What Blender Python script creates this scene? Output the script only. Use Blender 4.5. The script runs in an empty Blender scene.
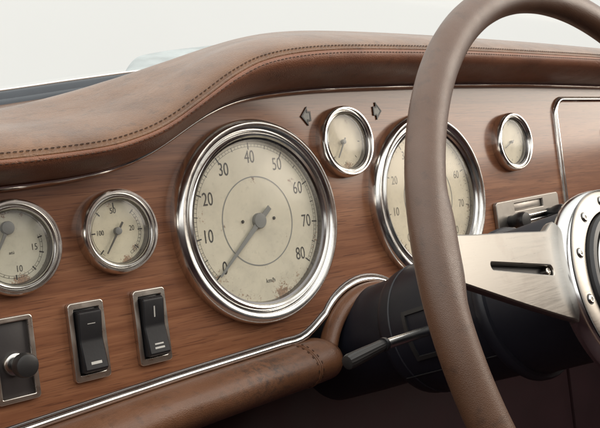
import bpy, bmesh, math, random
from mathutils import Vector, Matrix
random.seed(7)
sc = bpy.context.scene
COL = sc.collection
PI = math.pi

# ------------------------------------------------------------------ camera, sky, sun, exposure
# The dashboard is laid out in its own frame (x right along the panel, y into the panel, z up);
# the whole car interior leans back by LEAN, as a real dashboard does.
LEAN = math.radians(13)
G = Matrix.Rotation(-LEAN, 4, 'X')
CAM = Vector((0.0, -0.4, 0.0))
RIGHT = Vector((0.7403662, -0.6608847, -0.1228385))
UP = Vector((0.0909596, -0.0825632, 0.9924262))
FWD = Vector((0.6660212, 0.7459321, 0.0010132))
FPX = 715.715                                   # focal length for a 600 px wide picture
cam = bpy.data.cameras.new('camera')
cam.sensor_width = 36.0
cam.lens = 36.0 * FPX / 600.0 * 1.18         # the picture proper, inside its border
cam.clip_start = 0.01
cam.clip_end = 500
camo = bpy.data.objects.new('camera', cam)
M = Matrix.Identity(4)
for i in range(3):
    M[i][0] = RIGHT[i]; M[i][1] = UP[i]; M[i][2] = -FWD[i]; M[i][3] = CAM[i]
camo.matrix_world = G @ M
COL.objects.link(camo)
sc.camera = camo

SUN_EL, SUN_AZ = math.radians(24), math.radians(122)   # azimuth clockwise from +y (seen from above)
wd = bpy.data.worlds.new("World")
sc.world = wd
wd.use_nodes = True
nt = wd.node_tree
nt.nodes.clear()
wo = nt.nodes.new('ShaderNodeOutputWorld')
bg = nt.nodes.new('ShaderNodeBackground')
sky = nt.nodes.new('ShaderNodeTexSky')
sky.sky_type = 'NISHITA'
sky.sun_disc = False
sky.sun_elevation = SUN_EL
sky.sun_rotation = SUN_AZ
sky.air_density = 1.0
sky.dust_density = 6.0
sky.ozone_density = 1.0
hsv = nt.nodes.new('ShaderNodeHueSaturation')
hsv.inputs['Saturation'].default_value = 0.25
tc = nt.nodes.new('ShaderNodeTexCoord')
nz = nt.nodes.new('ShaderNodeTexNoise')
nz.inputs['Scale'].default_value = 1.6
nz.inputs['Detail'].default_value = 4
cr = nt.nodes.new('ShaderNodeValToRGB')          # pale cloud sheet
cr.color_ramp.elements[0].position = 0.3
cr.color_ramp.elements[0].color = (10.2, 10.05, 9.55, 1)
cr.color_ramp.elements[1].position = 0.75
cr.color_ramp.elements[1].color = (11.0, 10.8, 10.2, 1)
# below the horizon the sheet of cloud ends
sep = nt.nodes.new('ShaderNodeSeparateXYZ')
mr = nt.nodes.new('ShaderNodeMapRange')
mr.inputs[1].default_value = -0.30
mr.inputs[2].default_value = -0.16
mr.inputs[3].default_value = 0.0
mr.inputs[4].default_value = 0.86
mx = nt.nodes.new('ShaderNodeMix'); mx.data_type = 'RGBA'
L = nt.links.new
L(tc.outputs['Generated'], nz.inputs['Vector'])
L(nz.outputs['Fac'], cr.inputs['Fac'])
L(tc.outputs['Generated'], sep.inputs[0])
L(sep.outputs['Z'], mr.inputs[0])
L(mr.outputs[0], mx.inputs['Factor'])
L(sky.outputs[0], hsv.inputs['Color'])
L(hsv.outputs[0], mx.inputs[6])
# an overcast sky is brightest overhead, and here also thinner to the left
zen = nt.nodes.new('ShaderNodeMapRange')
zen.inputs[1].default_value = 0.30; zen.inputs[2].default_value = 0.95
zen.inputs[3].default_value = 1.0; zen.inputs[4].default_value = 2.0
lft = nt.nodes.new('ShaderNodeMapRange')
lft.inputs[1].default_value = 0.25; lft.inputs[2].default_value = -0.95
lft.inputs[3].default_value = 1.0; lft.inputs[4].default_value = 1.7
mul = nt.nodes.new('ShaderNodeMath'); mul.operation = 'MULTIPLY'
vm = nt.nodes.new('ShaderNodeVectorMath'); vm.operation = 'SCALE'
L(sep.outputs['Z'], zen.inputs[0]); L(sep.outputs['X'], lft.inputs[0])
L(zen.outputs[0], mul.inputs[0]); L(lft.outputs[0], mul.inputs[1])
L(cr.outputs[0], vm.inputs[0]); L(mul.outputs[0], vm.inputs['Scale'])
L(vm.outputs[0], mx.inputs[7])
L(mx.outputs[2], bg.inputs['Color'])
bg.inputs['Strength'].default_value = 0.1
L(bg.outputs[0], wo.inputs[0])

sun = bpy.data.lights.new('sun', 'SUN')
sun.energy = 1.5
sun.angle = math.radians(36)
sun.color = (1.0, 0.88, 0.74)
suno = bpy.data.objects.new('sun', sun)
d = Vector((math.sin(SUN_AZ) * math.cos(SUN_EL), math.cos(SUN_AZ) * math.cos(SUN_EL), math.sin(SUN_EL)))
suno.rotation_euler = (-d).to_track_quat('-Z', 'Y').to_euler()
COL.objects.link(suno)

sc.view_settings.view_transform = 'Standard'
sc.view_settings.look = 'None'
sc.view_settings.exposure = 0.0
sc.view_settings.gamma = 1.0
sc.cycles.max_bounces = 10
sc.cycles.transparent_max_bounces = 16

# ------------------------------------------------------------------ helpers
def at(px, py, y=0.004):
    """point of the car where the sight line of a picture point meets the plane of depth y"""
    dv = RIGHT * ((px - 300) / FPX) - UP * ((py - 214) / FPX) + FWD
    return CAM + dv * ((y - CAM.y) / dv.y)

def tag(o, label=None, cat=None, group=None, kind=None):
    if label: o['label'] = label
    if cat: o['category'] = cat
    if group: o['group'] = group
    if kind: o['kind'] = kind
    return o

def empty(name, m, label=None, cat=None, group=None, kind=None):
    o = bpy.data.objects.new(name, None)
    o.empty_display_size = 0.02
    o.matrix_world = G @ m
    COL.objects.link(o)
    return tag(o, label, cat, group, kind)

def panel_frame(u, v):     # local x right, y up, z towards the driver
    return Matrix.Translation((u, 0, v)) @ Matrix.Rotation(PI / 2, 4, 'X')

class MB:
    def __init__(s):
        s.bm = bmesh.new()
    def quad_grid(s, rows, close_u=False, close_v=False):
        vs = [[s.bm.verts.new(p) for p in r] for r in rows]
        nu, nv = len(vs), len(vs[0])
        for i in range(nu if close_u else nu - 1):
            for j in range(nv if close_v else nv - 1):
                a, b = vs[i], vs[(i + 1) % nu]
                try:
                    s.bm.faces.new((a[j], a[(j + 1) % nv], b[(j + 1) % nv], b[j]))
                except ValueError:
                    pass
        return vs
    def cap(s, ring):
        try: s.bm.faces.new(ring)
        except ValueError: pass
    def lathe(s, prof, seg=64, m=None, ex=1.0):
        """prof: (r, z) list; r == 0 ends in a point ring"""
        m = m or Matrix.Identity(4)
        rows = []
        for k in range(seg):
            t = 2 * PI * k / seg
            rows.append([m @ Vector((r * math.cos(t) * ex, r * math.sin(t), z)) for r, z in prof])
        s.quad_grid(rows, close_u=True)
        return s
    def tube(s, pts, r, seg=10, caps=True, close=False, prof=None, up=None):
        pts = [Vector(p) for p in pts]
        n = len(pts)
        rows = []
        prev = None
        for i, p in enumerate(pts):
            a = pts[(i - 1) % n] if (close or i > 0) else p
            b = pts[(i + 1) % n] if (close or i < n - 1) else p
            t = (b - a).normalized()
            if up is not None: nrm = Vector(up)
            elif prev is None: nrm = Vector((0, 0, 1)) if abs(t.z) < .9 else Vector((1, 0, 0))
            else: nrm = prev
            nrm = (nrm - t * nrm.dot(t)).normalized()
            prev = nrm
            bn = t.cross(nrm)
            rr = r[i] if isinstance(r, (list, tuple)) else r
            if prof:
                rows.append([p + nrm * (y * rr) + bn * (x * rr) for x, y in prof])
            else:
                rows.append([p + nrm * (rr * math.cos(2 * PI * k / seg)) + bn * (rr * math.sin(2 * PI * k / seg)) for k in range(seg)])
        vs = s.quad_grid(rows, close_u=close, close_v=True)
        if caps and not close:
            s.cap(list(reversed(vs[0]))); s.cap(vs[-1])
        return s
    def box(s, c, sz, m=None, bevel=0.0, seg=2):
        m = m or Matrix.Identity(4)
        r = bmesh.ops.create_cube(s.bm, size=1.0)
        vs = r['verts']
        for v in vs:
            v.co = Vector((v.co.x * sz[0] + c[0], v.co.y * sz[1] + c[1], v.co.z * sz[2] + c[2]))
        if bevel:
            es = list({e for v in vs for e in v.link_edges})
            rb = bmesh.ops.bevel(s.bm, geom=es, offset=bevel, segments=seg, profile=.5, affect='EDGES')
            vs = list({v for f in rb['faces'] for v in f.verts} | {v for v in vs if v.is_valid})
        for v in vs: v.co = m @ v.co
        return s
    def build(s, name, mat, parent=None, smooth=True, angle=40):
        me = bpy.data.meshes.new(name)
        bmesh.ops.remove_doubles(s.bm, verts=s.bm.verts, dist=1e-7)
        bmesh.ops.recalc_face_normals(s.bm, faces=s.bm.faces)
        if smooth:
            for f in s.bm.faces: f.smooth = True
            for e in s.bm.edges:
                if len(e.link_faces) == 2 and e.calc_face_angle(0) > math.radians(angle): e.smooth = False
        s.bm.to_mesh(me); s.bm.free()
        return link(name, me, mat, parent)

def link(name, me, mat, parent=None):
    o = bpy.data.objects.new(name, me)
    if mat:
        me.materials.clear(); me.materials.append(mat)
    COL.objects.link(o)
    if parent: o.parent = parent
    else: o.matrix_world = G.copy()
    return o

def curve_mesh(splines, extrude, bevel=0.0, bres=2):
    """filled 2D outlines (inner outlines become holes) with thickness"""
    cu = bpy.data.curves.new('tmp', 'CURVE'); cu.dimensions = '2D'; cu.fill_mode = 'BOTH'
    cu.extrude = extrude; cu.bevel_depth = bevel; cu.bevel_resolution = bres
    for pts in splines:
        sp = cu.splines.new('POLY'); sp.points.add(len(pts) - 1)
        for p, q in zip(sp.points, pts): p.co = (q[0], q[1], 0, 1)
        sp.use_cyclic_u = True
    ob = bpy.data.objects.new('tmp', cu)
    COL.objects.link(ob)
    me = bpy.data.meshes.new_from_object(ob.evaluated_get(bpy.context.evaluated_depsgraph_get()))
    bpy.data.objects.remove(ob); bpy.data.curves.remove(cu)
    return me

def text_bm(bm, s, size, x, y, z, sx=0.8, rot=0.0, thick=0.00004):
    cu = bpy.data.curves.new('tmp', 'FONT'); cu.body = s; cu.size = size
    cu.align_x = 'CENTER'; cu.align_y = 'CENTER'; cu.extrude = thick; cu.resolution_u = 4
    ob = bpy.data.objects.new('tmp', cu); COL.objects.link(ob)
    me = bpy.data.meshes.new_from_object(ob.evaluated_get(bpy.context.evaluated_depsgraph_get()))
    me.transform(Matrix.Translation((x, y, z)) @ Matrix.Rotation(rot, 4, 'Z') @ Matrix.Diagonal((sx, 1, 1, 1)))
    bm.from_mesh(me)
    bpy.data.objects.remove(ob); bpy.data.curves.remove(cu); bpy.data.meshes.remove(me)

def rrect(x0, y0, x1, y1, r, n=6):
    out = []
    for cx, cy, a0 in ((x1 - r, y1 - r, 0), (x0 + r, y1 - r, 90), (x0 + r, y0 + r, 180), (x1 - r, y0 + r, 270)):
        for k in range(n + 1):
            a = math.radians(a0 + 90 * k / n)
            out.append((cx + r * math.cos(a), cy + r * math.sin(a)))
    return out

def interp(tab, x):
    if x <= tab[0][0]:
        (x0, y0), (x1, y1) = tab[0], tab[1]
    elif x >= tab[-1][0]:
        (x0, y0), (x1, y1) = tab[-2], tab[-1]
    else:
        for i in range(len(tab) - 1):
            if tab[i][0] <= x <= tab[i + 1][0]: break
        # monotone-ish cubic through the table
        def sl(k):
            if k == 0: return (tab[1][1] - tab[0][1]) / (tab[1][0] - tab[0][0])
            if k == len(tab) - 1: return (tab[k][1] - tab[k - 1][1]) / (tab[k][0] - tab[k - 1][0])
            return (tab[k + 1][1] - tab[k - 1][1]) / (tab[k + 1][0] - tab[k - 1][0])
        (x0, y0), (x1, y1) = tab[i], tab[i + 1]
        h = x1 - x0; t = (x - x0) / h
        return (2*t**3 - 3*t*t + 1) * y0 + (t**3 - 2*t*t + t) * h * sl(i) + (-2*t**3 + 3*t*t) * y1 + (t**3 - t*t) * h * sl(i + 1)
    return y0 + (y1 - y0) * (x - x0) / (x1 - x0)

def smooth_pts(pts, n):
    """Catmull-Rom through points, evenly resampled"""
    P = [Vector(p) for p in pts]
    out = []
    for i in range(len(P) - 1):
        p0 = P[max(i - 1, 0)]; p1 = P[i]; p2 = P[i + 1]; p3 = P[min(i + 2, len(P) - 1)]
        for k in range(16):
            t = k / 16
            out.append(.5 * ((2*p1) + (p2 - p0)*t + (2*p0 - 5*p1 + 4*p2 - p3)*t*t + (3*p1 - p0 - 3*p2 + p3)*t**3))
    out.append(P[-1])
    return resample(out, n)

def resample(P, n):
    P = [Vector(p) for p in P]
    d = [0]
    for a, b in zip(P, P[1:]): d.append(d[-1] + (b - a).length)
    res = []; j = 0
    for k in range(n):
        s = d[-1] * k / (n - 1)
        while j < len(d) - 2 and d[j + 1] < s: j += 1
        t = (s - d[j]) / max(d[j + 1] - d[j], 1e-12)
        res.append(P[j].lerp(P[j + 1], min(max(t, 0), 1)))
    return res

# ------------------------------------------------------------------ materials
def mat(name):
    m = bpy.data.materials.new(name); m.use_nodes = True
    n = m.node_tree
    b = n.nodes['Principled BSDF']
    return m, n, b

def node(n, t, **kw):
    x = n.nodes.new(t)
    for k, v in kw.items(): setattr(x, k, v)
    return x

def coords(n, scale=(1, 1, 1), rot=(0, 0, 0)):
    t = node(n, 'ShaderNodeTexCoord'); mp = node(n, 'ShaderNodeMapping')
    mp.inputs['Scale'].default_value = scale; mp.inputs['Rotation'].default_value = rot
    n.links.new(t.outputs['Object'], mp.inputs['Vector'])
    return mp.outputs[0]

def noise(n, vec, scale, detail=4, rough=.55, dist=0):
    x = node(n, 'ShaderNodeTexNoise')
    x.inputs['Scale'].default_value = scale; x.inputs['Detail'].default_value = detail
    x.inputs['Roughness'].default_value = rough; x.inputs['Distortion'].default_value = dist
    n.links.new(vec, x.inputs['Vector'])
    return x.outputs['Fac']

def ramp(n, fac, stops, interp_='LINEAR'):
    r = node(n, 'ShaderNodeValToRGB'); r.color_ramp.interpolation = interp_
    e = r.color_ramp.elements
    while len(e) < len(stops): e.new(.5)
    for i, (p, c) in enumerate(stops):
        e[i].position = p; e[i].color = (*c, 1) if len(c) == 3 else c
    n.links.new(fac, r.inputs['Fac'])
    return r.outputs['Color']

def mixc(n, fac, a, b, blend='MIX'):
    x = node(n, 'ShaderNodeMix', data_type='RGBA', blend_type=blend)
    for s, v in ((0, fac), (6, a), (7, b)):
        if isinstance(v, bpy.types.NodeSocket): n.links.new(v, x.inputs[s])
        else: x.inputs[s].default_value = v if s == 0 else ((*v, 1) if len(v) == 3 else v)
    return x.outputs[2]

def math_(n, op, a, b=None, clamp=False):
    x = node(n, 'ShaderNodeMath', operation=op); x.use_clamp = clamp
    for i, v in enumerate((a, b)):
        if v is None: continue
        if isinstance(v, bpy.types.NodeSocket): n.links.new(v, x.inputs[i])
        else: x.inputs[i].default_value = v
    return x.outputs[0]

def bump(n, b, h, strength, dist):
    x = node(n, 'ShaderNodeBump'); x.inputs['Strength'].default_value = strength; x.inputs['Distance'].default_value = dist
    n.links.new(h, x.inputs['Height']); n.links.new(x.outputs[0], b.inputs['Normal'])
    return x

def leather(name, c0, c1, c2, rough=.42, grain=900, bumpd=.0003, crease=True, coat=.5, coat_ior=1.5, coat_rough=.32):
    m, n, b = mat(name)
    v = coords(n)
    f = noise(n, v, 28, 5, .6)
    col = ramp(n, f, [(.25, c0), (.5, c1), (.8, c2)])
    spots = noise(n, v, 140, 3, .6)
    col = mixc(n, math_(n, 'MULTIPLY', ramp(n, spots, [(.56, (0, 0, 0)), (.72, (1, 1, 1))]), .45), col, tuple(x * .45 for x in c0))
    n.links.new(col, b.inputs['Base Color'])
    vo = node(n, 'ShaderNodeTexVoronoi', feature='DISTANCE_TO_EDGE'); vo.inputs['Scale'].default_value = grain
    n.links.new(v, vo.inputs['Vector'])
    cell = ramp(n, vo.outputs['Distance'], [(0, (0, 0, 0)), (.25, (1, 1, 1))])
    h = math_(n, 'ADD', math_(n, 'MULTIPLY', cell, .5), noise(n, v, 120, 4))
    if crease:
        w = node(n, 'ShaderNodeTexNoise', noise_type='RIDGED_MULTIFRACTAL') if False else None
        cr_ = noise(n, coords(n, (14, 50, 50), (0, .2, .3)), 1.2, 5, .6, 1.2)
        cl = ramp(n, cr_, [(.47, (1, 1, 1)), (.495, (0, 0, 0)), (.52, (1, 1, 1))])
        gate = ramp(n, noise(n, v, 9, 2), [(.5, (0, 0, 0)), (.62, (1, 1, 1))])
        inv = math_(n, 'MULTIPLY', math_(n, 'SUBTRACT', 1.0, cl), gate)
        h = math_(n, 'SUBTRACT', h, math_(n, 'MULTIPLY', inv, 1.2))
    bump(n, b, h, .55, bumpd)
    rr = ramp(n, noise(n, v, 60, 4), [(.3, (rough - .06,) * 3), (.7, (rough + .1,) * 3)])
    n.links.new(rr, b.inputs['Roughness'])
    b.inputs['IOR'].default_value = 1.5
    b.inputs['Coat Weight'].default_value = coat
    b.inputs['Coat Roughness'].default_value = coat_rough
    b.inputs['Coat IOR'].default_value = coat_ior
    return m

M_LEATHER = leather('brown_leather', (.095, .041, .017), (.155, .071, .030), (.205, .100, .047), grain=620, bumpd=.0005, coat=.6, coat_ior=1.4, coat_rough=.2)
M_LEATHER.node_tree.nodes['Principled BSDF'].inputs['Specular IOR Level'].default_value = .3
M_FRONT = leather('brown_front_leather', (.135, .047, .022), (.20, .076, .037), (.245, .100, .052), rough=.5, coat=.15)
def wear(m, centre, r, c):
    n = m.node_tree; b = n.nodes['Principled BSDF']
    t = node(n, 'ShaderNodeTexCoord')
    ds = node(n, 'ShaderNodeVectorMath', operation='DISTANCE'); n.links.new(t.outputs['Object'], ds.inputs[0]); ds.inputs[1].default_value = centre
    near = ramp(n, math_(n, 'DIVIDE', ds.outputs['Value'], r), [(.2, (1, 1, 1)), (1, (0, 0, 0))])
    nz_ = ramp(n, noise(n, coords(n, (1, 1, 1)), 260, 5, .7, .6), [(.46, (0, 0, 0)), (.60, (1, 1, 1))])
    old = b.inputs['Base Color'].links[0].from_socket
    n.links.new(mixc(n, math_(n, 'MULTIPLY', math_(n, 'MULTIPLY', near, nz_), .85), old, c), b.inputs['Base Color'])
M_BOLSTER = leather('worn_brown_leather', (.105, .043, .020), (.165, .070, .032), (.21, .096, .050), rough=.46)
wear(M_BOLSTER, (.305, -.014, -.088), .042, (.050, .027, .018))
M_RIM = leather('rim_leather', (.070, .032, .017), (.090, .042, .022), (.108, .052, .029), rough=.44, grain=1500, bumpd=.00016, crease=False, coat=.35, coat_ior=1.5, coat_rough=.34)

def make_wood():
    m, n, b = mat('varnished_walnut')
    tilt = (0, math.radians(-3), 0)
    f1 = noise(n, coords(n, (4, 46, 46), tilt), 1.0, 5, .6, 1.6)
    f2 = noise(n, coords(n, (9, 330, 330), tilt), 1.0, 5, .7, .4)
    f3 = noise(n, coords(n, (22, 1300, 1300), tilt), 1.0, 3, .7)
    f = math_(n, 'ADD', math_(n, 'ADD', math_(n, 'MULTIPLY', f1, .44), math_(n, 'MULTIPLY', f2, .30)), math_(n, 'MULTIPLY', f3, .26))
    col = ramp(n, f, [(.33, (.105, .036, .017)), (.46, (.205, .081, .037)), (.57, (.30, .132, .064)), (.70, (.41, .205, .112))])
    big = noise(n, coords(n, (3, 9, 9)), 1.0, 3)
    col = mixc(n, math_(n, 'MULTIPLY', big, .30), col, (.19, .062, .030))
    pores = ramp(n, noise(n, coords(n, (45, 1500, 1500), tilt), 1.0, 2), [(.60, (0, 0, 0)), (.66, (1, 1, 1))])
    col = mixc(n, math_(n, 'MULTIPLY', pores, .65), col, (.08, .026, .013))
    n.links.new(col, b.inputs['Base Color'])
    b.inputs['Roughness'].default_value = .5
    b.inputs['Specular IOR Level'].default_value = .25
    b.inputs['Coat Weight'].default_value = 1.0
    b.inputs['Coat IOR'].default_value = 1.42
    b.inputs['Coat Roughness'].default_value = .17
    bump(n, b, math_(n, 'SUBTRACT', f2, math_(n, 'MULTIPLY', pores, .6)), .10, .0003)
    return m
M_WOOD = make_wood()

def metal(name, c, rough, var=.05, nscale=60, stretch=(1, 1, 1), stain=0.0, bumps=0.0):
    m, n, b = mat(name)
    v = coords(n, stretch)
    f = noise(n, v, nscale, 5, .6)
    n.links.new(ramp(n, f, [(.3, (max(rough - var, .02),) * 3), (.75, (rough + var * 1.5,) * 3)]), b.inputs['Roughness'])
    b.inputs['Metallic'].default_value = 1
    if stain:
        g = ramp(n, noise(n, coords(n), 45, 5, .65), [(.55, (0, 0, 0)), (.72, (1, 1, 1))])
        n.links.new(mixc(n, math_(n, 'MULTIPLY', g, stain), c, (.16, .11, .085)), b.inputs['Base Color'])
    else:
        b.inputs['Base Color'].default_value = (*c, 1)
    if bumps: bump(n, b, f, bumps, .0003)
    return m
M_CHROME = metal('aged_chrome', (.72, .71, .69), .19, .05, 70, stain=.35)
M_TRIM = metal('chrome_trim', (.82, .80, .77), .16, .05, 70, stain=.2)
M_HUB = metal('polished_hub_metal', (.78, .79, .80), .17, .07, 40, stain=.35)
M_SATIN = metal('brushed_spoke_metal', (.34, .318, .288), .32, .05, 40, (1, 40, 1), stain=.18)
M_NICKEL = metal('satin_nickel', (.62, .58, .53), .30, .06, 90, stain=.3)
M_DULL = metal('dull_nickel', (.40, .375, .345), .42, .06, 90, stain=.3)
M_GROOVE = metal('dark_chrome', (.22, .21, .21), .25, .05, 80)

def plastic(name, c, rough, bumps=.15, scale=700, spec=.5):
    m, n, b = mat(name)
    v = coords(n)
    f = noise(n, v, scale, 3)
    g = noise(n, v, 22, 4)
    n.links.new(ramp(n, g, [(.3, tuple(x * .8 for x in c)), (.7, tuple(x * 1.25 for x in c))]), b.inputs['Base Color'])
    n.links.new(ramp(n, g, [(.3, (rough - .06,) * 3), (.7, (rough + .08,) * 3)]), b.inputs['Roughness'])
    b.inputs['Specular IOR Level'].default_value = spec
    bump(n, b, f, bumps, .0002)
    return m
M_BLACK = plastic('black_plastic', (.011, .011, .013), .36)
M_KNOB = plastic('dark_grey_bakelite', (.02, .019, .019), .42)
M_NAVY = plastic('blue_black_column_plastic', (.006, .0065, .012), .48)
M_PLATE = plastic('dark_brown_plate', (.028, .023, .023), .5)
M_MAROON = plastic('maroon_trim_board', (.024, .005, .007), .7)
M_INK = plastic('dial_ink', (.022, .02, .018), .6)
M_FADED = plastic('faded_dial_ink', (.22, .195, .15), .6)
M_NEEDLE = plastic('grey_needle_paint', (.18, .185, .175), .45)
M_NEEDLE_THIN = plastic('dark_needle_paint', (.05, .047, .042), .45)
M_MARK = plastic('white_switch_paint', (.50, .49, .46), .5)
M_ARROW = plastic('grey_arrow_lens', (.15, .155, .14), .3)
M_THREAD = plastic('dark_brown_thread', (.060, .027, .014), .7)
M_PAINT = plastic('pale_blue_car_paint', (.34, .375, .385), .5)
M_RAIL = plastic('slate_rubber_rail', (.035, .043, .055), .35)

def make_dial(name, base, rust, seed, R, spread, spots_at=()):
    m, n, b = mat(name)
    t = node(n, 'ShaderNodeTexCoord'); mp = node(n, 'ShaderNodeMapping')
    mp.inputs['Location'].default_value = (seed * 3.1, seed * 1.7, seed)
    n.links.new(t.outputs['Object'], mp.inputs['Vector'])
    v = mp.outputs[0]
    col = ramp(n, noise(n, v, 1.4 / R, 5, .65), [(.3, tuple(x * .80 for x in base)), (.5, base), (.75, tuple(min(x * 1.08, .8) for x in base))])
    fine = ramp(n, noise(n, v, 14 / R, 3, .7), [(.58, (0, 0, 0)), (.75, (1, 1, 1))])
    col = mixc(n, math_(n, 'MULTIPLY', fine, .3), col, tuple(x * .5 for x in base))
    # rust eats in from the edge of the dial, most at the bottom
    sp = node(n, 'ShaderNodeSeparateXYZ'); n.links.new(t.outputs['Object'], sp.inputs[0])
    ln = node(n, 'ShaderNodeVectorMath', operation='LENGTH'); n.links.new(t.outputs['Object'], ln.inputs[0])
    edge = ramp(n, math_(n, 'DIVIDE', ln.outputs['Value'], R), [(.62, (0, 0, 0)), (.97, (1, 1, 1))])
    low = ramp(n, math_(n, 'ADD', math_(n, 'MULTIPLY', math_(n, 'DIVIDE', sp.outputs['Y'], R), -.5), .5), [(.1, (.35, .35, .35)), (.85, (1, 1, 1))])
    spots = noise(n, v, 22 / R, 4, .75, .5)
    area = noise(n, v, 2.2 / R, 3, .5)
    k = math_(n, 'ADD', math_(n, 'MULTIPLY', spots, .9), math_(n, 'ADD', math_(n, 'MULTIPLY', area, .45), math_(n, 'MULTIPLY', math_(n, 'MULTIPLY', edge, low), .20)))
    for x_, y_, r_ in spots_at:         # small rust blooms of their own
        ds = node(n, 'ShaderNodeVectorMath', operation='DISTANCE'); n.links.new(t.outputs['Object'], ds.inputs[0]); ds.inputs[1].default_value = (x_, y_, -.0027)
        k = math_(n, 'ADD', k, math_(n, 'MULTIPLY', ramp(n, math_(n, 'DIVIDE', ds.outputs['Value'], r_), [(0, (1, 1, 1)), (1, (0, 0, 0))]), .26))
    msk = ramp(n, k, [(.92 - spread, (0, 0, 0)), (1.0 - spread, (1, 1, 1))])
    rc = ramp(n, noise(n, v, 20 / R, 3), [(.35, (.10, .04, .018)), (.6, rust), (.8, (.42, .30, .16))])
    col = mixc(n, math_(n, 'MULTIPLY', msk, .8), col, rc)
    n.links.new(col, b.inputs['Base Color'])
    b.inputs['Roughness'].default_value = .6
    return m

def make_glass(name, rough, tint=(1, 1, 1), dust=0.0):
    m = bpy.data.materials.new(name); m.use_nodes = True
    n = m.node_tree; n.nodes.clear()
    o = node(n, 'ShaderNodeOutputMaterial')
    tr = node(n, 'ShaderNodeBsdfTransparent'); tr.inputs[0].default_value = (*tint, 1)
    gl = node(n, 'ShaderNodeBsdfGlossy'); gl.inputs['Roughness'].default_value = rough
    lw = node(n, 'ShaderNodeLayerWeight'); lw.inputs['Blend'].default_value = .5
    fr = math_(n, 'ADD', math_(n, 'MULTIPLY', math_(n, 'POWER', lw.outputs['Facing'], 5.0), .9), .04)
    mx_ = node(n, 'ShaderNodeMixShader')
    n.links.new(fr, mx_.inputs[0]); n.links.new(tr.outputs[0], mx_.inputs[1]); n.links.new(gl.outputs[0], mx_.inputs[2])
    last = mx_.outputs[0]
    if dust:
        df = node(n, 'ShaderNodeBsdfDiffuse'); df.inputs[0].default_value = (.72, .70, .64, 1)
        m2 = node(n, 'ShaderNodeMixShader')
        f = ramp(n, noise(n, coords(n), 45, 5, .65), [(.35, (0, 0, 0)), (.8, (dust,) * 3)])
        n.links.new(f, m2.inputs[0]); n.links.new(last, m2.inputs[1]); n.links.new(df.outputs[0], m2.inputs[2])
        last = m2.outputs[0]
    n.links.new(last, o.inputs[0])
    return m
M_LENS = make_glass('gauge_glass', .13, dust=.12)
M_SCREEN = make_glass('windscreen_glass', .0, (.97, .985, .98))

# ------------------------------------------------------------------ large structure: footwell behind and below the panel, plus unseen cabin parts for shade
fw = empty('car_cabin', Matrix.Identity(4), 'dark maroon kick boards behind the dashboard, with floor, doors and seat back added for shade', 'car cabin', kind='structure')
seam_u = at(530, 365, .10).x
mb = MB(); mb.box(((-.5 + seam_u) / 2, .11, -.26), (seam_u + .5 - .004, .02, .56), bevel=.003); mb.build('kick_board', M_MAROON, fw)
mb = MB(); mb.box(((1.2 + seam_u) / 2, .11, -.26), (1.2 - seam_u - .004, .02, .56), bevel=.003); mb.build('kick_board', M_MAROON, fw)
mb = MB(); mb.box((.38, -.50, -.545), (1.56, 1.2, .02)); mb.build('added_floor_board', M_MAROON, fw)  # floor added out of view, for dark bounce and reflections
for x_ in (1.18, -.42):
    mb = MB(); mb.box((x_, -.50, -.26), (.06, 1.2, .62), bevel=.02, seg=4); mb.build('added_door_card', M_MAROON, fw, angle=60)  # unseen doors, added to block low light and darken the panel's lower reflections
mb = MB(); mb.box((.38, -1.02, -.20), (1.48, .14, .66), Matrix.Rotation(0, 4, 'X'), bevel=.05, seg=6); mb.build('added_seat_back', M_BOLSTER, fw, angle=60)  # unseen seat, added to cut light from behind and darken reflections at left

# ------------------------------------------------------------------ dashboard
dash = empty('dashboard', Matrix.Identity(4), 'brown car dashboard with walnut panel and stitched leather hood and bolster', 'dashboard')
STRIP = [(-.20, .024), (-.05, .0262), (.10, .0285), (.1655, .0308), (.1931, .0322), (.2132, .0342), (.2273, .0367), (.2408, .0403), (.2534, .0449), (.268, .0525),
         (.285, .0617), (.3026, .0692), (.3211, .0743), (.3470, .0777), (.3803, .0804), (.4200, .0822), (.4888, .0842), (.5343, .0854), (.6467, .0866), (.7578, .0862), (.9, .085), (1.15, .081)]
ARC_C, ARC_R = (.4105, -.1020), .0530
def lower(u):
    return interp([(-.2, -.108), (.1, -.0912), (.1891, -.0858), (.2551, -.0818), (.3342, -.0784), (.40, -.0750), (.55, -.0735), (1.15, -.078)], u)
arch = []
th0, th1 = math.radians(141), math.radians(39)
for k in range(41):
    t = th0 + (th1 - th0) * k / 40
    arch.append((ARC_C[0] + ARC_R * math.cos(t), ARC_C[1] + ARC_R * math.sin(t)))
left_low = [(u, lower(u)) for u in [-.2, -.1, 0, .06, .10, .14, .18, .22, .26, .30, .33, .3505]]
right_low = [(u, lower(u)) for u in [.4710, .49, .52, .56, .62, .7, .8, 1.0, 1.15]]
low_line = left_low + arch[1:-1] + right_low
low_line = [(p.x, p.y) for p in smooth_pts([(x, y, 0) for x, y in low_line], 260)]
us = [-.2 + 1.35 * k / 270 for k in range(271)]
tv = [interp(STRIP, u) for u in us]
for _ in range(6):
    tv = [tv[0]] + [(a + 2 * b + c) / 4 for a, b, c in zip(tv, tv[1:], tv[2:])] + [tv[-1]]
top_line = list(zip(us, tv))
me = curve_mesh([[(x, y + .004) for x, y in top_line] + list(reversed(low_line))], .005)
me.transform(Matrix.Translation((0, .0092, 0)) @ Matrix.Rotation(PI / 2, 4, 'X'))
wood = link('wood_panel', me, M_WOOD, dash)

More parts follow.
